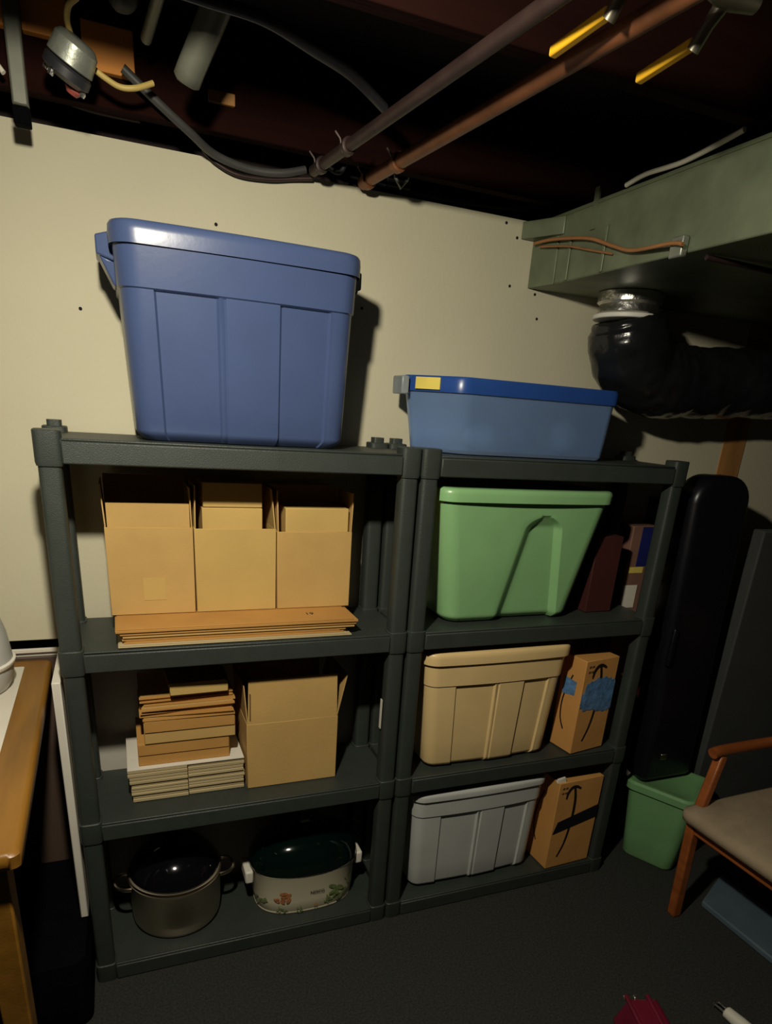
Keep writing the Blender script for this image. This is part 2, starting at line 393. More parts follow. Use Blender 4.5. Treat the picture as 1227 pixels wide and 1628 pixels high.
for i, (x, y, m, s) in enumerate(((1.12, .18, 'white', (.06, .05, .035)), (1.25, .165, 'blue', (.055, .035, .040)), (1.40, .175, 'white', (.045, .045, .05)), (1.33, .232, 'smoke', (.055, .014, .045)))):
    blob('cloth_bundle', m, (x, y, Z[3]+.018+s[2]), s, None, ['white bundle seen blurred through the box front, left of the others', 'blue bundle in the middle of the translucent blue box', 'pale bundle seen blurred at the right end of the translucent box', 'smoky bundle at the back of the translucent blue box'][i], 'bundle', 'things inside the translucent blue box', i)

# ------------------------------------------------------------------ cardboard
T = .004
def open_box(label, x0, x1, y0, y1, z0, z1, m='card', front=None, back=None, left=None, right=None, group=None, yaw=0, mf=None, tape=True):
    """open carton; flaps given as (height, lean outward)"""
    cx, cy = (x0+x1)/2, (y0+y1)/2
    r = thing('cardboard_box', label, 'box', (cx, cy, z0), yaw, group)
    X0, X1, Y0, Y1, H = x0-cx, x1-cx, y0-cy, y1-cy, z1-z0
    b = MB(); b.box(X0, X1, Y0, Y0+T, 0, H); b.box(X0, X1, Y1-T, Y1, 0, H)
    b.box(X0, X0+T, Y0+T, Y1-T, 0, H); b.box(X1-T, X1, Y0+T, Y1-T, 0, H); b.box(X0+T, X1-T, Y0+T, Y1-T, 0, T)
    b.build('body', m, r, world=False, bevel=.0012, seg=1)
    mf = mf or m; g = .003
    def fl(pts, nrm):
        p = [Vector(q) for q in pts]; n = Vector(nrm)*.003
        MB().hexa([p[0], p[1], p[1]+n, p[0]+n, p[3], p[2], p[2]+n, p[3]+n]).build('flap', mf, r, world=False)
    if front: h, l = front; fl([(X0+g, Y0+.001, H), (X1-g, Y0+.001, H), (X1-g-.003, Y0-l, H+h), (X0+g+.003, Y0-l, H+h)], (0, 1, 0))
    if back: h, l = back; fl([(X0+g, Y1-.003, H), (X1-g, Y1-.003, H), (X1-g, Y1+l-.003, H+h), (X0+g, Y1+l-.003, H+h)], (0, -1, 0))
    if left: h, l = left; fl([(X0+.001, Y0+g, H), (X0+.001, Y1-g, H), (X0-l, Y1-g-.004, H+h), (X0-l, Y0+g+.004, H+h)], (1, 0, 0))
    if right: h, l = right; fl([(X1-.001, Y0+g, H), (X1-.001, Y1-g, H), (X1+l, Y1-g-.004, H+h), (X1+l, Y0+g+.004, H+h)], (-1, 0, 0))
    return r
zp = 1.170   # top of the flattened pile on tier 3
# flattened cartons under the three boxes
GP = 'flattened cartons under the three open boxes'
zz = Z[2]+.0025
lay = [(.078, .690, .018, 'cardw', .007), (.092, .670, .028, 'card2', .007), (.088, .675, .030, 'card2', .008), (.090, .700, .026, 'card', .008), (.084, .704, .024, 'card2', .008), (.074, .708, .020, 'card2', .010)]
for i, (a, b_, y, m, t) in enumerate(lay):
    lab = ['palest flattened carton at the bottom of the pile under the three open boxes', 'thin brown flattened carton second from the bottom of the long pile',
           'brown flattened carton third from the bottom of the long pile', 'lighter flattened carton in the middle of the long pile',
           'orange brown flattened carton second from the top of the long pile', 'orange brown flattened carton printed with a number, topmost of the long pile'][i]
    p = thing('flattened_carton', lab, 'cardboard', ((a+b_)/2, .16, zz), group=GP)
    b = MB(); f = .003
    b.box(a, b_, y, .292, zz, zz+t-.0035); b.box(a+.004, b_-.012, y+.003, .29, zz+t-.0033, zz+t-.0003)
    b.build('sheet', m, p, bevel=.0008, seg=1)
    if i == 5:
        tc = bpy.data.curves.new('num', 'FONT'); tc.body = '19'; tc.size = .026; tc.extrude = .0003
        to = bpy.data.objects.new('num', tc); COL.objects.link(to)
        dg = bpy.context.evaluated_depsgraph_get(); me = bpy.data.meshes.new_from_object(to.evaluated_get(dg)); bpy.data.objects.remove(to)
        me.materials.append(MT['ink']); o = bpy.data.objects.new('printed_number', me); COL.objects.link(o)
        o.parent = p; o.location = (.570-(a+b_)/2, .075-.16, t+.0002)
    zz += t
zp = zz+.001
G3 = 'open boxes on the upper tier of the left unit'
open_box('open cardboard box with a low folded inner flap, leftmost on the upper tier', .067, .280, .140, .300, zp, 1.321, 'card', front=None, left=(.105, .004), right=(.100, -.003), back=(.115, .0), group=G3)
o_ = thing('folded_insert', 'plain kraft insert standing inside the leftmost open box', 'cardboard', (.17, .16, zp+.006))
MB().box(.074, .274, .150, .156, zp+.006, 1.380).build('sheet', 'card', o_, bevel=.001, seg=1)
bx('tape_mark', 'card3', bpy.data.objects['cardboard_box'], .150, .205, .1390, .1398, 1.13, 1.19)
open_box('open cardboard box holding two small yellow kraft cartons, in the middle of the upper tier', .2835, .4995, .140, .300, zp, 1.318, 'card3', left=(.110, -.004), right=(.105, -.010), back=(.115, 0), group=G3)
bx2 = tag(bx('small_carton', 'card3', None, .306, .464, .150, .292, zp+.006, 1.371, .002), 'lower of two small yellow kraft cartons inside the middle open box', 'box', 'small cartons inside the open boxes')
bx3 = tag(bx('small_carton', 'card3', None, .309, .464, .152, .290, 1.3725, 1.436, .002), 'upper of two small yellow kraft cartons inside the middle open box', 'box', 'small cartons inside the open boxes')
open_box('open cardboard box with one small carton tucked in, rightmost on the upper tier', .5035, .718, .140, .300, zp, 1.310, 'card', left=(.110, .001), right=(.105, .004), back=(.11, 0), group=G3)
bx4 = tag(bx('small_carton', 'card3', None, .527, .708, .1455, .290, zp+.006, 1.374, .003), 'small yellow kraft carton inside the rightmost open box', 'box', 'small cartons inside the open boxes')

# tier 2
GW = 'pale flattened cartons at the foot of the left stack'
zz = Z[1]+.002
for i in range(5):
    t = [.022, .017, .018, .020, .022][i]; dx = [.006, .003, .004, .0, -.004][i]
    lab = ['bottom', 'second from the bottom', 'middle', 'second from the top', 'top'][i]
    p = thing('flattened_carton', 'pale corrugated flattened carton, %s of the five on the middle tier' % lab, 'cardboard', (.22, .18, zz), group=GW)
    b = MB(); x0, x1 = .076+dx, .397+random.uniform(-.003, .003); xm = .235; yf = .088-.002*(i % 2)
    # two folded halves meeting in front, bulging a little
    n = 6
    for (a, c) in ((x0, xm-.001), (xm+.001, x1)):
        for k, (h0, h1) in enumerate(((0, .46), (.5, .96))):
            b.box(a, c, yf+.003*k+(.004 if a > .2 else 0), .295, zz+t*h0, zz+t*h1)
    sh = b.build('sheet', 'cardw', p, bevel=.0015, seg=2)
    if i == 4: bx('white_liner', 'white', sh, x0+.001, x1-.001, yf+.002, .294, zz+t*.96, zz+t+.001)
    zz += t+.0008
zs = zz+.0008
GS = 'kraft cartons stacked on the pale flattened cartons'
c1 = thing('cardboard_box', 'flat kraft carton resting on the pale flattened sheets', 'box', (.23, .2, zs), group=GS)
bx('body', 'card2', c1, .104, .357, .108, .290, zs, zs+.070, .002); bx('flap', 'card2', c1, .106, .355, .1045, .1075, zs+.034, zs+.068, .001)
c2 = thing('cardboard_box', 'flat kraft carton under the loose bundle of folded sheets', 'box', (.25, .2, zs+.071), group=GS)
bx('body', 'card', c2, .124, .374, .100, .288, zs+.071, zs+.143, .002)
bx('flap', 'card2', c2, .126, .372, .096, .0995, zs+.108, zs+.142, .001)
z = zs+.1445
rnd = random.Random(3)
for i in range(7):
    t = .0082+.0015*rnd.random(); dx = rnd.uniform(-.008, .008); tl = rnd.uniform(-.012, .012); yy = .094+rnd.uniform(-.010, .008)
    p = thing('folded_carton', 'thin kraft carton folded flat, %s of the seven above the flat kraft cartons' % ['lowest', 'second', 'third', 'fourth', 'fifth', 'sixth', 'topmost'][i], 'cardboard', (.22, .19, z), group='folded kraft sheets in the bundle on the middle tier')
    x0, x1 = .122+dx+.003*(i > 4), .372+dx*.5
    z0a, z0b = z, z+(.0015 if i % 2 else 0)
    h = t*.46
    b = MB()
    b.hexa([(x0, yy, z0a), (x1, yy+tl, z0b), (x1, .285, z0b), (x0, .285, z0a), (x0, yy, z0a+h), (x1, yy+tl, z0b+h), (x1, .285, z0b+h), (x0, .285, z0a+h)])
    b.build('lower_leaf', 'card2', p)
    b = MB(); q = h+.0008
    b.hexa([(x0+.003, yy+.005, z0a+q), (x1-.004, yy+tl+.004, z0b+q), (x1-.004, .284, z0b+q), (x0+.003, .284, z0a+q), (x0+.003, yy+.005, z0a+q+h), (x1-.004, yy+tl+.004, z0b+q+h), (x1-.004, .284, z0b+q+h), (x0+.003, .284, z0a+q+h)])
    b.build('upper_leaf', 'card2' if i % 3 else 'card', p)
    z += t+.0022
p = thing('small_carton', 'small yellow kraft folded carton on top of the folded bundle', 'box', (.262, .19, z), rz=.03)
bx('body', 'card3', p, -.068, .088, -.112, .06, .0005, .034, .002, world=False); bx('flap', 'card3', p, -.072, .080, -.117, .055, .0355, .039, .001, world=False)
open_box('large open cardboard box with raised front flap, right half of the middle tier', .404, .680, .080, .296, Z[1]+.002, .762, 'card', front=(.138, -.004), back=(.165, -.004), left=(.12, .008), right=(.13, .028), group=None)
bx('tape_slot', 'inkb', bpy.data.objects['cardboard_box.005'] if 'cardboard_box.005' in bpy.data.objects else None, .412, .415, .0792, .0797, .775, .86)

# ------------------------------------------------------------------ shipping cartons on unit 2
def ribbon(pts, wd, h=.0006):
    "flat print strip in the x-z plane facing -y; pts (x,z), width list"
    b = MB(); n = len(pts); V = [Vector((p[0], 0, p[1])) for p in pts]; L_, R_ = [], []
    for i in range(n):
        t = (V[min(i+1, n-1)]-V[max(i-1, 0)]).normalized(); nn = Vector((-t.z, 0, t.x)); wv = wd[i] if isinstance(wd, list) else wd
        L_.append(V[i]+nn*wv/2); R_.append(V[i]-nn*wv/2)
    for i in range(n-1):
        q = [L_[i], R_[i], R_[i+1], L_[i+1]]
        b.hexa([Vector((p.x, -h, p.z)) for p in q]+[Vector((p.x, 0, p.z)) for p in q])
    return b
def carton(label, loc, rz, W, DD, H, tape):
    r = thing('shipping_carton', label, 'box', loc, rz)
    b = MB(); b.box(0, W, 0, DD, 0, H); b.build('body', 'amz', r, world=False, bevel=.002)
    def rib(name, pts, wd, m='ink', yaw=0, loc=(0, 0, 0)):
        o = ribbon(pts, wd).build(name, m, r, world=False); o.location = loc; o.rotation_euler = (0, 0, yaw); return o
    s = H/.37
    shaft = [(.072, .345), (.082, .30), (.085, .25), (.083, .20), (.076, .14), (.064, .09), (.045, .045)]
    sp = [(p.x, p.y) for p in smoothpath([Vector((a, c*s, 0)) for a, c in shaft], 4)]
    rib('printed_arrow', sp, [.012-.0075*abs(i/len(sp)-.3) for i in range(len(sp))], loc=(0, -.0003, 0))
    hd = [(.040, .300), (.044, .325), (.058, .344), (.078, .347), (.100, .335)]
    hp = [(p.x, p.y) for p in smoothpath([Vector((a, c*s, 0)) for a, c in hd], 4)]
    rib('printed_arrow', hp, [.006+.006*math.sin(PI*i/len(hp)) for i in range(len(hp))], loc=(0, -.0010, 0))
    for k in range(2):
        for j in range(2): rib('printed_mark', [(.016+.014*j, (.345-.02*k)*s), (.026+.014*j, (.347-.02*k)*s)], .007, 'inkb', loc=(0, -.0003, 0))
    # marks on the left side (faces -x)
    sd = [(.055, .30), (.035, .24), (.025, .18), (.03, .12), (.05, .08)]
    rib('printed_arrow', [(p.x, p.y) for p in smoothpath([Vector((a, c*s, 0)) for a, c in sd], 3)], .006, yaw=-PI/2, loc=(-.0003, DD, 0))
    if tape == 'blue':
        b = MB(); n = 18
        top_ = []; bot_ = []
        for i in range(n+1):
            x = .002+(W-.002)*i/n; j = .006*random.uniform(-1, 1)
            top_.append((x, .262+.02*math.sin(PI*i/n)-.03*(i < 2)+j)); bot_.append((x, .158+.01*math.sin(6*i/n)+.02*(i < 2)+j*.6))
        for i in range(n):
            (xa, za), (xb, zb_) = top_[i], top_[i+1]; (_, zc), (_, zd) = bot_[i], bot_[i+1]
            b.hexa([(xa, -.002, zc), (xb, -.002, zd), (xb, -.0012, zd), (xa, -.0012, zc), (xa, -.002, za), (xb, -.002, zb_), (xb, -.0012, zb_), (xa, -.0012, za)])
        b.build('tape', 'bluetape', r, world=False)
        MB().hexa([(-.0018, .03, .215), (-.0018, .085, .205), (-.0008, .085, .205), (-.0008, .03, .215), (-.0018, .028, .265), (-.0018, .088, .27), (-.0008, .088, .27), (-.0008, .028, .265)]).build('tape', 'bluetape', r, world=False)
    else:
        MB().hexa([(.004, -.002, .155), (W, -.002, .195), (W, -.0012, .195), (.004, -.0012, .155), (.020, -.002, .205), (W, -.002, .25), (W, -.0012, .25), (.020, -.0012, .205)]).build('tape', 'blacktape', r, world=False)
        MB().hexa([(-.004, .01, H-.004), (.03, .004, H), (.03, .012, H), (-.004, .02, H), (-.002, .01, H+.012), (.022, .004, H+.022), (.022, .010, H+.022), (-.002, .018, H+.012)]).build('torn_edge', 'white', r, world=False)
    return r
carton('orange brown shipping carton with a printed curved arrow and blue tape, on the middle tier', (1.524, .008, Z[1]+.0045), .16, .158, .105, .350, 'blue')
carton('orange brown shipping carton with a printed curved arrow and black tape, on the bottom tier', (1.507, .008, Z[0]+.0045), .05, .202, .13, .372, 'black')

# things behind the green tote on tier 3
bx5 = tag(bx('game_box', 'maroon', None, 1.560, 1.665, .110, .285, Z[2]+.002, 1.30, .002), 'dark red box standing in shadow behind the sage green tote', 'box')
bp_ = thing('display_box', 'pinkish brown and navy box with yellow label, right of the dark red box', 'box', (1.77, .24, 0))
bx('body', 'pink', bp_, 1.785, 1.90, .205, .300, 0, 1.318, .002)
bx('blue_panel', 'navy', bp_, 1.825, 1.90, .2035, .2045, 1.175, 1.316); bx('label', 'yellow', bp_, 1.800, 1.86, .2030, .2040, 1.150, 1.172); bx('label', 'white', bp_, 1.792, 1.85, .203, .2042, 1.02, 1.105)

# ------------------------------------------------------------------ pot and roaster
pot = thing('stockpot', 'large stainless steel stockpot with dark glass lid on the bottom tier', 'pot', (.188, .183, Z[0]+.001))
b = MB(); b.lathe([(.112, 0), (.128, .004), (.135, .018), (.138, .05), (.139, .160), (.143, .166), (.144, .170), (.140, .172)], (.188, .183, Z[0]+.002), 56); b.build('body', 'steel', pot, ang=50)
MB().lathe([(.139, 0), (.144, .003), (.144, .010), (.139, .013)], (.188, .183, Z[0]+.175), 56).build('lid_rim', 'steel', pot)
lid = MB().lathe([(.138, .0), (.130, .026), (.112, .052), (.085, .074), (.05, .088), (.015, .093)], (.188, .183, Z[0]+.188), 56).build('lid', 'lidglass', pot, ang=60)
MB().lathe([(.010, 0), (.010, .012), (.022, .018), (.024, .026), (.016, .032)], (.188, .183, Z[0]+.279), 24).build('knob', 'lidglass', lid)
for sx in (-1, 1):
    a = [(sx*.134, -.040, 0), (sx*.156, -.040, .004), (sx*.174, -.026, .006), (sx*.180, 0, .006), (sx*.174, .026, .006), (sx*.156, .040, .004), (sx*.134, .040, 0)]
    ca, sa = math.cos(.12), math.sin(.12)
    P_ = [(.188+p[0], .175+p[1], Z[0]+.155+p[2]) for p in a]
    MB().tube(smoothpath(P_, 4), .0065, 8).build('handle', 'steel', pot)
rs = thing('roaster', 'oval cream roaster with floral print and dark green lid on the bottom tier', 'roaster', (.604, .168, Z[0]+.001))
c = (.604, .168, Z[0]+.001)
def oval(prof, c, n=64, ex=2.6, ax=1, ay=.68):
    rings = []
    for r, z in prof:
        rg = []
        for i in range(n):
            a = 2*PI*i/n; co, si = math.cos(a), math.sin(a)
            rg.append(Vector((c[0]+ax*r*abs(co)**(2/ex)*math.copysign(1, co), c[1]+ay*r*abs(si)**(2/ex)*math.copysign(1, si), c[2]+z)))
        rings.append(rg)
    return MB().loft(rings)
rbody = oval([(.148, 0), (.160, .003), (.168, .012), (.172, .05), (.176, .146), (.180, .153)], c).build('body', 'enamel', rs, ang=60)
oval([(.164, .0), (.168, .004), (.168, .008)], c).build('base_rim', 'enamel', rs)
oval([(.177, .154), (.185, .157), (.185, .164), (.180, .186), (.163, .222), (.128, .250), (.080, .266), (.02, .271)], c, ex=2.4).build('lid', 'dkgreen', rs, ang=60); rlid = bpy.data.objects['lid.%03d' % (sum(o.name.startswith('lid') and not o.name.startswith('lid_') for o in bpy.data.objects)-1)]
MB().box(c[0]-.028, c[0]+.028, c[1]-.012, c[1]+.012, c[2]+.269, c[2]+.290).build('knob', 'dkgreen', rlid, bevel=.008)
bx('knob_cap', 'handlew', rlid, c[0]-.014, c[0]+.018, c[1]-.013, c[1]-.004, c[2]+.285, c[2]+.292, .002)
for sx in (-1, 1):
    xa = c[0]+sx*.176; xb = c[0]+sx*.203
    MB().hexa([(min(xa, xb), c[1]-.045, c[2]+.100), (max(xa, xb), c[1]-.045, c[2]+.100), (max(xa, xb), c[1]+.045, c[2]+.100), (min(xa, xb), c[1]+.045, c[2]+.100),
               (min(xa, xb), c[1]-.045, c[2]+.147), (max(xa, xb), c[1]-.045, c[2]+.147), (max(xa, xb), c[1]+.045, c[2]+.147), (min(xa, xb), c[1]+.045, c[2]+.147)]).build('handle', 'handlew', rs, bevel=.007, seg=3)
def on_oval(xo, zo, r=.1755, ex=2.6):
    co = max(-1, min(1, (xo/r))); co2 = math.copysign(abs(co)**(ex/2), co); si = -math.sqrt(max(0, 1-co2*co2))
    y = .68*r*abs(si)**(2/ex)*-1
    return Vector((c[0]+xo, c[1]+y-.0008, c[2]+zo))
def petals(x, z, s, m, seed):
    rr = random.Random(seed); b = MB()
    for k in range(9):
        a = rr.uniform(0, 2*PI); d = s*rr.uniform(.1, 1); q = s*rr.uniform(.22, .42); an = rr.uniform(0, PI)
        pts = []
        for j in range(8):
            t = 2*PI*j/8; px = q*math.cos(t); pz = q*.5*math.sin(t)
            pts.append((x+d*math.cos(a)+px*math.cos(an)-pz*math.sin(an), max(.008, z+d*math.sin(a)*.9+px*math.sin(an)+pz*math.cos(an))))
        v = [on_oval(*p) for p in pts]; V = [b.bm.verts.new(p+Vector((0, -.0002*k, 0))) for p in v]; b.bm.faces.new(V)
    b.build('printed_flower', m, rbody)
petals(-.095, .060, .034, 'floral1', 1); petals(-.095, .026, .016, 'floral2', 2); petals(-.035, .022, .016, 'floral2', 3)
petals(.085, .062, .044, 'floral2', 4); petals(.060, .040, .018, 'floral2', 5); petals(.135, .085, .020, 'floral2', 6); petals(-.152, .05, .020, 'floral2', 7); petals(.015, .025, .010, 'floral1', 8)
tc = bpy.data.curves.new('t', 'FONT'); tc.body = 'NESCO'; tc.size = .015; tc.extrude = .0003
to = bpy.data.objects.new('t', tc); COL.objects.link(to); dg = bpy.context.evaluated_depsgraph_get(); me = bpy.data.meshes.new_from_object(to.evaluated_get(dg)); bpy.data.objects.remove(to)
me.materials.append(MT['ink']); o = bpy.data.objects.new('printed_name', me); COL.objects.link(o); o.parent = rbody; o.rotation_euler = (PI/2, 0, 0)
o.location = Vector((c[0]-.004, on_oval(.02, .09).y-.0022, c[2]+.078))

# ------------------------------------------------------------------ sheet metal trunk, flexible duct
XD = 1.325
dd = thing('air_duct', 'wide greenish galvanised duct running from the wall top towards the right', 'duct', (1.8, .1, 2.012))
f = lambda x, y, z: Vector((x, y, z))
def dpt(t, o_, z): return Vector((XD-o_*-1, WY-.004-t, z))
bx('trunk', 'duct', dd, XD, 2.9, -1.0, WY-.002, 2.012, 2.185, .004)
MB().hexa([f(1.262, WY-.002, 2.134), f(XD, WY-.002, 2.134), f(XD, .20, 2.134), f(XD-.004, .20, 2.134), f(1.262, WY-.002, 2.178), f(XD, WY-.002, 2.178), f(XD, .20, 2.178), f(XD-.004, .20, 2.178)]).build('end_flange', 'duct', dd, bevel=.002)
MB().hexa([f(1.305, WY-.002, 2.012), f(XD, WY-.002, 2.012), f(XD, .22, 2.012), f(XD-.003, .22, 2.012), f(1.305, WY-.002, 2.134), f(XD, WY-.002, 2.134), f(XD, .22, 2.134), f(XD-.003, .22, 2.134)]).build('end_flange', 'duct', dd, bevel=.002)
def dbox(t0, t1, o0, o1, z0, z1): return MB().box(XD+o0, XD+o1, WY-.004-t1, WY-.004-t0, z0, z1)
for t in (.165, .32): dbox(t-.006, t+.006, -.005, .0, 2.014, 2.12).build('seam', 'duct', dd, bevel=.002)
dbox(.250, .268, -.006, 0, 2.12, 2.215).build('hanger_strap', 'duct', dd)
dbox(.585, .625, -.02, -.001, 2.002, 2.045).build('bracket', 'galv', dd, bevel=.004)
dbox(.0, 1.3, -.003, .0, 2.178, 2.186).build('top_hem', 'duct', dd)
fx = thing('flexible_duct', 'black plastic wrapped flexible duct curving down and to the right below the trunk', 'duct', (1.58, .178, 1.8))
path = smoothpath([(1.575, .178, 1.950), (1.583, .178, 1.925), (1.602, .178, 1.872), (1.662, .178, 1.808), (1.77, .178, 1.786), (1.905, .178, 1.790), (2.09, .178, 1.803), (2.33, .178, 1.808), (2.8, .175, 1.808)], 8)
rad = []
rr = random.Random(5)
for i in range(len(path)):
    t = i/len(path); base = lerp(.097, .124, min(1, t*5)) if t < .25 else .124-.015*min(1, (t-.25)*3); rad.append(base*(1+.012*rr.uniform(-1, 1)))
b = MB(); 
fo = MB().tube(path, rad, 32).build('sleeve', 'bag', fx, ang=80)
tx = bpy.data.textures.new('crease', 'CLOUDS'); tx.noise_scale = .06
sb = fo.modifiers.new('s', 'SUBSURF'); sb.levels = sb.render_levels = 1
dm = fo.modifiers.new('d', 'DISPLACE'); dm.texture = tx; dm.strength = .015; dm.mid_level = .5
MB().lathe([(.082, 0), (.091, .006), (.086, .028), (.094, .034), (.094, .060)], (1.573, .178, 1.950), 32).build('collar', 'silver', fx)
MB().lathe([(.101, 0), (.1035, .002), (.1035, .011), (.101, .013)], (1.576, .178, 1.938), 40).build('zip_tie', 'zip', fx)
bx('zip_tie_head', 'zip', fx, 1.630, 1.643, .094, .110, 1.934, 1.957, .002)

# ------------------------------------------------------------------ pipes, cables, boxes overhead
def pipe(name, label, cat, pts, r, m, n=12, smooth=0, group=None):
    P_ = smoothpath(pts, smooth) if smooth else pts
    root = thing(name, label, cat, pts[0], group=group)
    MB().tube(P_, r, n).build('tube', m, root, ang=60)
    return root
def lpt(a, b, t): return tuple(lerp(a[i], b[i], t) for i in range(3))
pa, pb = (.620, .285, 2.185), (.733, -.76, 2.185)
p1 = pipe('water_pipe', 'dull brown pipe crossing under the joists, left of the coppery one', 'pipe', [pa, pb], .0125, 'oldpipe', group=None)
qa, qb = (.757, .300, 2.185), (.870, -.78, 2.185)
p2 = pipe('water_pipe', 'thicker coppery orange pipe crossing under the joists', 'pipe', [qa, qb], .0155, 'copper', group=None)
for root, a, b_, ts, r in ((p1, pa, pb, (.20, .05), .0125), (p2, qa, qb, (.18, .03), .0155)):
    for t in ts:
        q = lpt(a, b_, t); d = (Vector(b_)-Vector(a)).normalized()
        MB().tube([Vector(q)-d*.012, Vector(q)-d*.010, Vector(q)+d*.010, Vector(q)+d*.012], [r+.001, r+.005, r+.005, r+.001], 14).build('pipe_fitting', 'oldpipe' if root is p1 else 'copper', root)
        MB().tube([Vector(q)+Vector((-.03, 0, .024)), Vector(q)+Vector((-.018, 0, .012)), Vector(q)+Vector((-.012, 0, -.012)), Vector(q)+Vector((.012, 0, -.012)), Vector(q)+Vector((.018, 0, .012)), Vector(q)+Vector((.03, 0, .024))], .0025, 6).build('pipe_strap', 'oldpipe', root)
for (h0, h1, lab) in (((.782, -.522, 2.166), (.799, -.635, 2.176), 'yellow lever valve nearer the two crossing pipes, left of the pair'),
                      ((.949, -.524, 2.166), (.958, -.632, 2.176), 'yellow lever valve above the duct side, right of the pair')):
    v = thing('shutoff_valve', lab, 'valve', h1)
    a, b_ = Vector(h0), Vector(h1); d = (b_-a).normalized(); s_ = d.cross(Vector((0, 0, 1))).normalized()*.0075; u_ = Vector((0, 0, .014))
    MB().hexa([a-s_, a+s_, b_+s_, b_-s_, a-s_+u_, a+s_+u_, b_+s_+u_, b_-s_+u_]).build('lever', 'lever', v, bevel=.003)
    MB().tube([b_+Vector((0, 0, -.002)), b_+d*.02+Vector((.002, 0, .020)), b_+d*.045+Vector((.006, 0, .045))], [.010, .009, .013], 12).build('stem', 'brass', v)
    e = b_+d*.045+Vector((.006, 0, .045)); MB().tube([e-Vector((.035, .0, 0)), e-Vector((.012, 0, 0)), e+Vector((.012, 0, 0)), e+Vector((.05, 0, 0))], [.013, .018, .018, .013], 14).build('valve_body', 'brass', v)
# hanging post, upper left
hp = thing('hanging_post', 'grey brown square post hanging from the ceiling at the far left, black at its foot', 'post', (-.02, .2, 2.135))
bx('shaft', 'greypipe', hp, -.036, -.006, .185, .215, 2.168, 2.42, .004); bx('foot', 'dkbag', hp, -.037, -.005, .184, .216, 2.136, 2.167, .003)
# junction box with lamp holder
jb = thing('junction_box', 'round galvanised junction box with a red wire nut and cables, upper left', 'electrical box', (.09, .09, 2.21))
Mj = Matrix.Translation((.085, .085, 2.232)) @ Matrix.Rotation(.5, 4, 'Y') @ Matrix.Rotation(.35, 4, 'X')
MB().lathe([(.020, .034), (.032, .031), (.040, .022), (.043, -.010), (.040, -.012), (.038, .012)], n=20, mtx=Mj).build('box', 'galv', jb)
Mk = Mj @ Matrix.Translation((.0, .0, -.028))
MB().lathe([(.040, .014), (.044, .010), (.044, -.004), (.030, -.012)], n=18, mtx=Mk).build('cover_ring', 'cable', jb)
MB().lathe([(.006, -.006), (.013, -.008), (.016, -.018), (.010, -.026)], n=12, mtx=Mk @ Matrix.Translation((.018, .010, 0))).build('wire_nut', 'red', jb)
for a in (0, 1.3, 2.9, 4.2):
    MB().lathe([(.004, -.008), (.006, -.012), (.005, -.018)], n=8, mtx=Mk @ Matrix.Translation((.036*math.cos(a), .036*math.sin(a), 0))).build('screw', 'silver', jb)
pipe('cable', 'yellowed cable dropping from the joists into the junction box', 'cable', [(.125, -.04, 2.33), (.108, .0, 2.30), (.088, .03, 2.29), (.082, .07, 2.28), (.090, .10, 2.262)], .0055, 'cabley', 8, 6)
pipe('cable', 'yellow cable looping right from the junction box towards the lit joist patches', 'cable', [(.120, .11, 2.232), (.142, .115, 2.222), (.170, .12, 2.214), (.20, .12, 2.218), (.235, .13, 2.236)], .0055, 'cabley', 8, 6)
pipe('cable', 'white cable end at the far left edge beside the hanging post', 'cable', [(-.25, .17, 2.28), (-.11, .18, 2.245), (-.065, .19, 2.235), (-.045, .185, 2.215)], .005, 'cablew', 8, 6)
pipe('drain_pipe', 'smooth grey green pipe stub slanting up beside the junction box', 'pipe', [(.288, .015, 2.208), (.290, .012, 2.214), (.297, .0, 2.228), (.3285, -.054, 2.285), (.36, -.11, 2.345), (.3915, -.164, 2.40)], [.018, .026, .026, .026, .026, .026], 'greypipe', 18)
pipe('conduit', 'thin grey rod to the left of the slanting pipe stub', 'pipe', [(.224, .10, 2.295), (.240, -.04, 2.31), (.248, -.10, 2.32)], .011, 'greypipe', 10)
blob('canister', 'ductd', (.180, .01, 2.340), (.036, .05, .05), None, 'dark rounded canister above the junction box', 'canister')
pipe('conduit', 'blue grey conduit running down to the brown pipe', 'pipe', [(.22, -.22, 2.25), (.303, -.212, 2.25), (.398, -.203, 2.25), (.504, -.144, 2.25), (.596, -.087, 2.25), (.690, -.022, 2.235)], .010, 'cable', 10, 6)
pipe('conduit', 'thin brown conduit lying along the wall top at upper left', 'pipe', [(-.02, .31, 2.245), (.056, .31, 2.230), (.119, .31, 2.222), (.215, .31, 2.222)], .007, 'oldpipe', 10, 4)
pipe('hose', 'thick black hose sagging below the wall top', 'hose', [(.18, .19, 2.27), (.25, .205, 2.228), (.318, .235, 2.196), (.378, .285, 2.178), (.46, .305, 2.168), (.54, .305, 2.172), (.605, .305, 2.190)], .009, 'cableg', 12, 6)
pipe('cable', 'thin brown cable sagging lowest below the wall top, under the black hose', 'cable', [(.355, .315, 2.192), (.385, .315, 2.170), (.438, .315, 2.154), (.515, .315, 2.157), (.575, .315, 2.168), (.625, .31, 2.176)], .005, 'oldpipe', 8, 6)
pipe('cable', 'black cable draped along the wall top to the duct', 'cable', [(.62, .39, 2.235), (.85, .39, 2.215), (1.05, .39, 2.208), (1.25, .37, 2.215), (1.30, .36, 2.23)], .007, 'cable', 8, 6)
pipe('cable', 'black cable hanging from the left joist over the wall', 'cable', [(.62, .31, 2.25), (.66, .315, 2.212), (.700, .315, 2.203), (.72, .31, 2.25)], .006, 'cable', 8, 6)
wl = thing('pipe_bracket', 'small grey bracket clamp on the wall top under the coppery pipe', 'bracket', (.82, .325, 2.19))
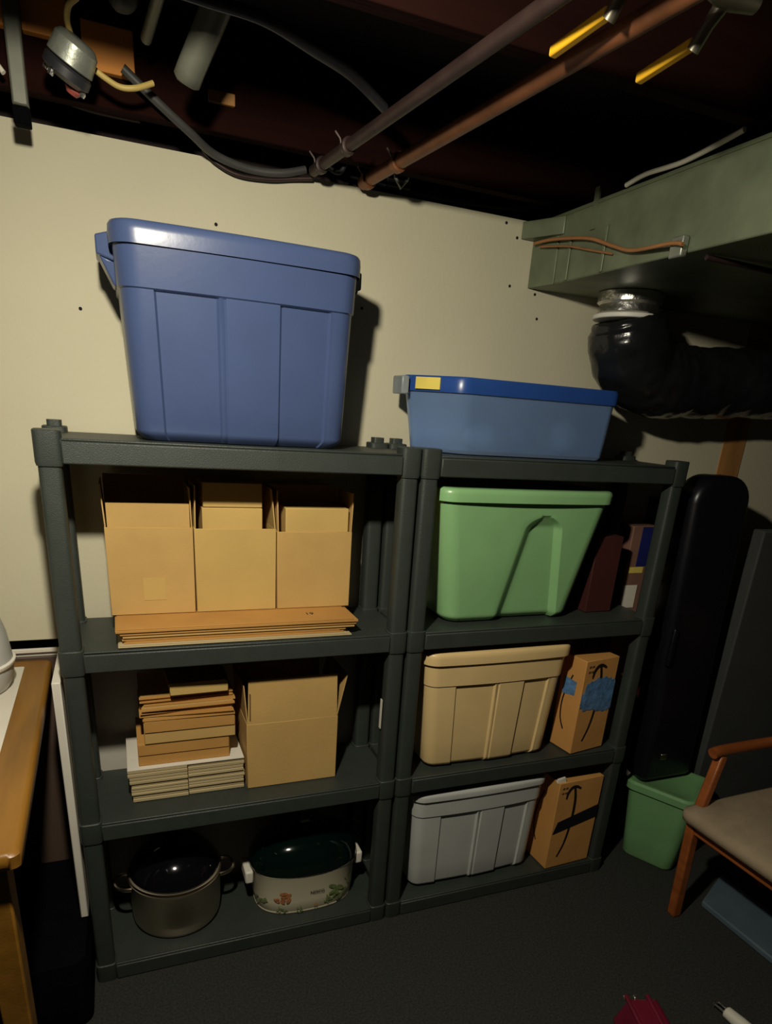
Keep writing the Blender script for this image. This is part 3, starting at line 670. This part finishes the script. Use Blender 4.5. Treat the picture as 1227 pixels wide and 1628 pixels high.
MB().tube([(.842, .31, 2.26), (.852, .312, 2.215), (.868, .315, 2.196), (.884, .312, 2.215), (.888, .31, 2.26)], .0055, 8).build('hook', 'galv', wl)
bx('plate', 'ductd', wl, .83, .90, .318, .329, 2.196, 2.26, .003)
# wires on the duct
def dw(t, o_, z): return tuple(dpt(t, o_, z))
pipe('cable', 'white cable lying along the top edge of the duct', 'cable', [(1.314, -.055, 2.190), (1.314, -.12, 2.197), (1.314, -.20, 2.193), (1.314, -.25, 2.192), (1.314, -.33, 2.198), (1.314, -.40, 2.206)], .0055, 'cablew', 8, 6)
pipe('cable', 'black cable rising above the white one over the duct', 'cable', [(1.33, -.20, 2.198), (1.34, -.27, 2.212), (1.345, -.37, 2.222), (1.345, -.55, 2.225)], .005, 'cable', 8, 6)
pipe('cable', 'orange brown cable draped across the duct side', 'cable', [(1.292, .30, 2.122), (1.304, .24, 2.123), (1.310, .15, 2.113), (1.311, .05, 2.095), (1.310, -.05, 2.062), (1.309, -.13, 2.040), (1.297, -.27, 2.030), (1.296, -.31, 2.022)], .0045, 'cableo', 8, 6)
pipe('cable', 'thin dark cable hanging just below the orange brown one on the duct', 'cable', [(1.300, .28, 2.112), (1.312, .16, 2.096), (1.316, .06, 2.072), (1.316, -.04, 2.048)], .0028, 'cableo', 6, 6)
pipe('conduit', 'dull metal tube running under the duct to the right', 'pipe', [(1.36, -.32, 2.004), (1.45, -.325, 2.002), (1.60, -.33, 1.998), (1.69, -.36, 1.99)], .006, 'oldpipe', 8)

# ------------------------------------------------------------------ right side: cases, panel, bin, chair
def case(label, x0, x1, y0, y1, z0, z1, m, lean=0, r=.09, latch=True):
    c_ = thing('instrument_case', label, 'case', ((x0+x1)/2, (y0+y1)/2, z0), 0)
    w_ = x1-x0; b = MB()
    def prof(ins, y):
        P_ = []; R = r
        pts = [(x0+ins, z0+ins), (x1-ins, z0+ins), (x1-ins, z1-ins), (x0+ins, z1-ins)]
        cs = [((x0+.03, z0+.03), PI, .03), ((x1-.03, z0+.03), 1.5*PI, .03), ((x1-R, z1-R), 0, R), ((x0+R, z1-R), PI/2, R)]
        for (cx, cz), a0, rr_ in cs:
            for i in range(9):
                a = a0+PI/2*i/8; P_.append(Vector((cx+(rr_-ins)*math.cos(a)+lean*(1-(cz-z0)/(z1-z0)), y, cz+(rr_-ins)*math.sin(a))))
        return P_
    n = 6; rings = []
    for i in range(n+1): t = i/n*PI/2; rings.append(prof(.028*(1-math.sin(t)), y0+.035*(1-math.cos(t))))
    for i in range(n+1): t = i/n*PI/2; rings.append(prof(.028*(1-math.cos(t)), y1-.035+.035*math.sin(t)))
    b.loft(rings).build('shell', m, c_, ang=50)
    if latch:
        bx('latch', 'steel', c_, x0+.12, x0+.15, y0-.006, y0, z0+.10, z0+.125, .003)
        bx('handle', 'case', c_, x0+.03, x0+.05, y0-.016, y0, z0+.5, z0+.64, .005)
    return c_
case('tall glossy black hard case standing on the small green bin beside the shelves', 1.855, 2.108, .030, .145, .353, 1.512, 'case', lean=.060)
case('second charcoal case standing on the floor behind the glossy black one', 2.132, 2.365, .232, .310, .0, 1.425, 'case2', lean=-.02, latch=False)
wb = tag(bx('wooden_board', 'maroon', None, 1.935, 2.085, .305, .328, 0, 1.41, .003), 'narrow dark brown board upright against the wall behind the cases', 'board')
gp = tag(bx('upright_panel', 'panel', None, 2.232, 3.1, .050, .10, 0, 1.330, .006), 'wide dark grey upright panel behind the armchair at the right edge', 'panel')
# small green bin, turned towards the camera-left
def small_bin():
    root = thing('storage_bin', 'small sage green bin on the floor between the shelves and the armchair', 'storage bin', (1.888, .088, 0), -1.06)
    W_, D_, H_ = .265, .250, .320
    R_ = [tote_ring(.03+i_, W_-.03-i_, .03+i_, D_-.03-i_, .035, z) for i_, z in ((.015, .0), (.004, .006), (0, .015))]
    R_ += [tote_ring(lerp(.03, .006, t), lerp(W_-.03, W_-.006, t), lerp(.03, .006, t), lerp(D_-.03, D_-.006, t), .04, .015+(H_-.015)*t) for t in (.3, .6, .9, 1)]
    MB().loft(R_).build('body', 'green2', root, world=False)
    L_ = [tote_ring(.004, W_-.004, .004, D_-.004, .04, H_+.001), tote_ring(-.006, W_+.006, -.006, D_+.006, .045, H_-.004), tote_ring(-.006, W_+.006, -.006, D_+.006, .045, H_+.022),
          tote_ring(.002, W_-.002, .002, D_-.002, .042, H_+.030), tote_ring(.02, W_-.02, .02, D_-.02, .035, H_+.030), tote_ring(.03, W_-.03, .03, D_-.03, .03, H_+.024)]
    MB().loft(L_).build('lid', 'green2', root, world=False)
small_bin()
# armchair facing left
ch = thing('armchair', 'reddish wooden armchair with a beige padded seat at the right edge', 'chair', (1.88, -.285, 0), 0)
def bar(name, m, root, a, b_, w1, w2, bev=.006):
    a = Vector(a); b_ = Vector(b_); d = (b_-a).normalized(); s_ = d.cross(Vector((0, 1, 0)) if abs(d.y) < .9 else Vector((1, 0, 0))).normalized(); u_ = s_.cross(d)
    s_ = s_*w1/2; u_ = u_*w2/2
    return MB().hexa([a-s_-u_, a+s_-u_, a+s_+u_, a-s_+u_, b_-s_-u_, b_+s_-u_, b_+s_+u_, b_-s_+u_]).build(name, m, root, bevel=bev)
FL = Vector((1.878, -.285, 0)); FD = Vector((.05, -1, 0)); BD = Vector((1, .03, 0))
W_ = .50
def cp(f_, b__, z): p = FL+FD*f_+BD*b__; return (p.x, p.y, z)
bar('leg', 'chair', ch, cp(.0, .0, 0), cp(.0, -.025, .41), .036, .036)
bar('leg', 'chair', ch, cp(W_, .0, 0), cp(W_, -.025, .41), .036, .036)
bar('leg', 'chair', ch, cp(0, .46, 0), cp(0, .44, .40), .036, .036); bar('leg', 'chair', ch, cp(W_, .46, 0), cp(W_, .44, .40), .036, .036)
bar('arm_post', 'chair', ch, cp(0, -.022, .41), cp(-.02, .045, .64), .030, .034)
bar('arm_post', 'chair', ch, cp(W_, -.022, .41), cp(W_+.02, .045, .64), .030, .034)
MB().tube(smoothpath([cp(-.02, .0, .652), cp(-.02, .05, .658), cp(-.02, .28, .655), cp(-.02, .48, .648)], 5), [.019]*15+[.019], 12).build('armrest', 'chair', ch)
MB().tube(smoothpath([cp(W_+.02, .0, .652), cp(W_+.02, .05, .658), cp(W_+.02, .28, .655), cp(W_+.02, .48, .648)], 5), [.019]*16, 12).build('armrest', 'chair', ch)
bar('seat_rail', 'chair', ch, cp(.0, -.022, .385), cp(W_, -.022, .385), .05, .024); bar('seat_rail', 'chair', ch, cp(0, .03, .385), cp(0, .44, .385), .05, .024)
bar('seat_rail', 'chair', ch, cp(W_, .03, .385), cp(W_, .44, .385), .05, .024)
bar('back_post', 'chair', ch, cp(0, .46, .40), cp(0, .56, .90), .034, .036); bar('back_post', 'chair', ch, cp(W_, .46, .40), cp(W_, .56, .90), .034, .036)
bar('back_rail', 'chair', ch, cp(0, .55, .87), cp(W_, .55, .87), .07, .024)
sc = [Vector(cp(-.03, -.078, 0)), Vector(cp(W_+.03, -.078, 0)), Vector(cp(W_+.03, .44, 0)), Vector(cp(-.03, .44, 0))]
def sring(ins, z):
    cc = sum(sc, Vector())/4; P_ = [(cc+(p-cc)*(1-ins)) for p in sc]; return rpoly([(p.x, p.y) for p in P_], .05, z)
sring2 = [sring(.06, .412), sring(.0, .418), sring(-.01, .435), sring(.0, .450), sring(.07, .463), sring(.25, .470), sring(.6, .473)]
MB().loft(sring2).build('seat', 'seat', ch, ang=70)
# flat blue grey sheet under the chair
bs = tag(MB().hexa([(2.007, -.285, .001), (2.030, -.75, .001), (2.25, -.75, .001), (2.205, -.185, .001), (2.007, -.285, .026), (2.030, -.75, .026), (2.25, -.75, .026), (2.205, -.185, .026)]).build('plastic_lid', 'slate', None, bevel=.006),
         'flat blue grey plastic slab lying on the carpet under the armchair', 'lid')
# glossy dark red object, bottom edge
rd = thing('red_case', 'glossy dark red ridged case on the carpet at the bottom edge', 'case', (1.395, -.700, 0), -.30)
MB().hexa([(-.075, -.16, 0), (.085, -.16, 0), (.085, .10, 0), (-.075, .10, 0), (-.050, -.15, .10), (.045, -.15, .10), (.040, .085, .10), (-.048, .085, .10)]).build('body', 'redgloss', rd, world=False, bevel=.012, seg=3)
for x in (-.052, .012): bx('ridge', 'redgloss', rd, x-.006, x+.006, -.15, .09, .098, .110, .004, world=False)
for x in (-.052, -.022): bx('clip', 'silver', rd, x-.006, x+.006, .083, .097, .088, .100, .003, world=False)
# white two pronged wand
wd_ = thing('white_wand', 'white plastic handle with two metal prongs lying on the carpet near the bottom right', 'tool', (1.69, -.69, .0), 0)
a = Vector((1.697, -.685, .021)); b_ = Vector((1.712, -.80, .021)); d = (b_-a).normalized()
MB().tube([a, a+d*.004, a+d*.05, b_+d*.05], [.014, .018, .021, .021], 18).build('handle', 'wand', wd_)
sdv = Vector((-d.y, d.x, 0))
for s_ in (-.009, .009): MB().tube([a+sdv*s_, a+sdv*s_-d*.035], .003, 8).build('prong', 'silver', wd_)
MB().tube([a-d*.032-sdv*.012, a-d*.036, a-d*.032+sdv*.012], .0035, 8).build('prong_bar', 'silver', wd_)

# ------------------------------------------------------------------ left side: table, drum, board, bag
tb = thing('table', 'honey oak table with inset white top at the left edge', 'table', (-.35, -.05, 0))
TP = [(-.088, -.61), (-.104, .312), (-.85, .312), (-.85, -.61)]
def tpoly(s, z, r=.02): cc = Vector((-.48, -.15)); return rpoly([tuple(cc+(Vector(p)-cc)*s) for p in TP], r, z)
MB().loft([tpoly(.985, .885), tpoly(1, .891), tpoly(1.0, .914), tpoly(.985, .920), tpoly(.97, .920)]).build('table_rim', 'oak', tb, ang=50)
cA = Vector((-.48, -.15)); inn = [(-.160, -.54), (-.166, .255), (-.80, .255), (-.80, -.54)]
MB().loft([rpoly(inn, .008, .9202), rpoly(inn, .008, .9222)]).build('inset_top', 'tile', tb)
MB().loft([tpoly(.90, .815, .01), tpoly(.90, .884, .01)]).build('apron', 'oak', tb)
for (x, y) in ((-.142, -.555), (-.30, .235), (-.80, .235), (-.80, -.555)):
    MB().hexa([(x-.020, y-.022, 0), (x+.020, y-.022, 0), (x+.020, y+.022, 0), (x-.020, y+.022, 0), (x-.026, y-.028, .884), (x+.026, y-.028, .884), (x+.026, y+.028, .884), (x-.026, y+.028, .884)]).build('leg', 'oak', tb, bevel=.004)
dr = thing('round_appliance', 'off white rounded dome shaped appliance standing on the oak table', 'appliance', (-.28, .12, .923))
MB().lathe([(.095, 0), (.110, .004), (.122, .03), (.126, .07), (.118, .14), (.100, .21), (.080, .27), (.060, .305), (.03, .32)], (-.295, .12, .923), 48).build('shell', 'drum', dr, ang=60)
MB().lathe([(.128, .0), (.131, .003), (.131, .010), (.127, .013)], (-.295, .12, .988), 48).build('rim_band', 'handlew', dr, ang=50)
lb = tag(bx('leaning_board', 'white', None, -.081, -.0605, .020, .320, .236, .962, .003), 'white board edge standing between the oak table and the left shelf post', 'board')
gb = thing('floor_bag', 'black cloth bag on the floor in the dark under the oak table', 'bag', (-.23, .1, 0))
MB().loft([tote_ring(-.40+i_, -.062-i_, -.15+i_, .325-i_, .04, z) for i_, z in ((.02, .0), (.0, .03), (.0, .16), (.004, .228), (.02, .234))]).build('bag_body', 'dkbag', gb)
MB().tube(smoothpath([(-.32, .10, .230), (-.29, .10, .262), (-.22, .10, .265), (-.19, .10, .230)], 5), .008, 8).build('strap', 'dkbag', gb)
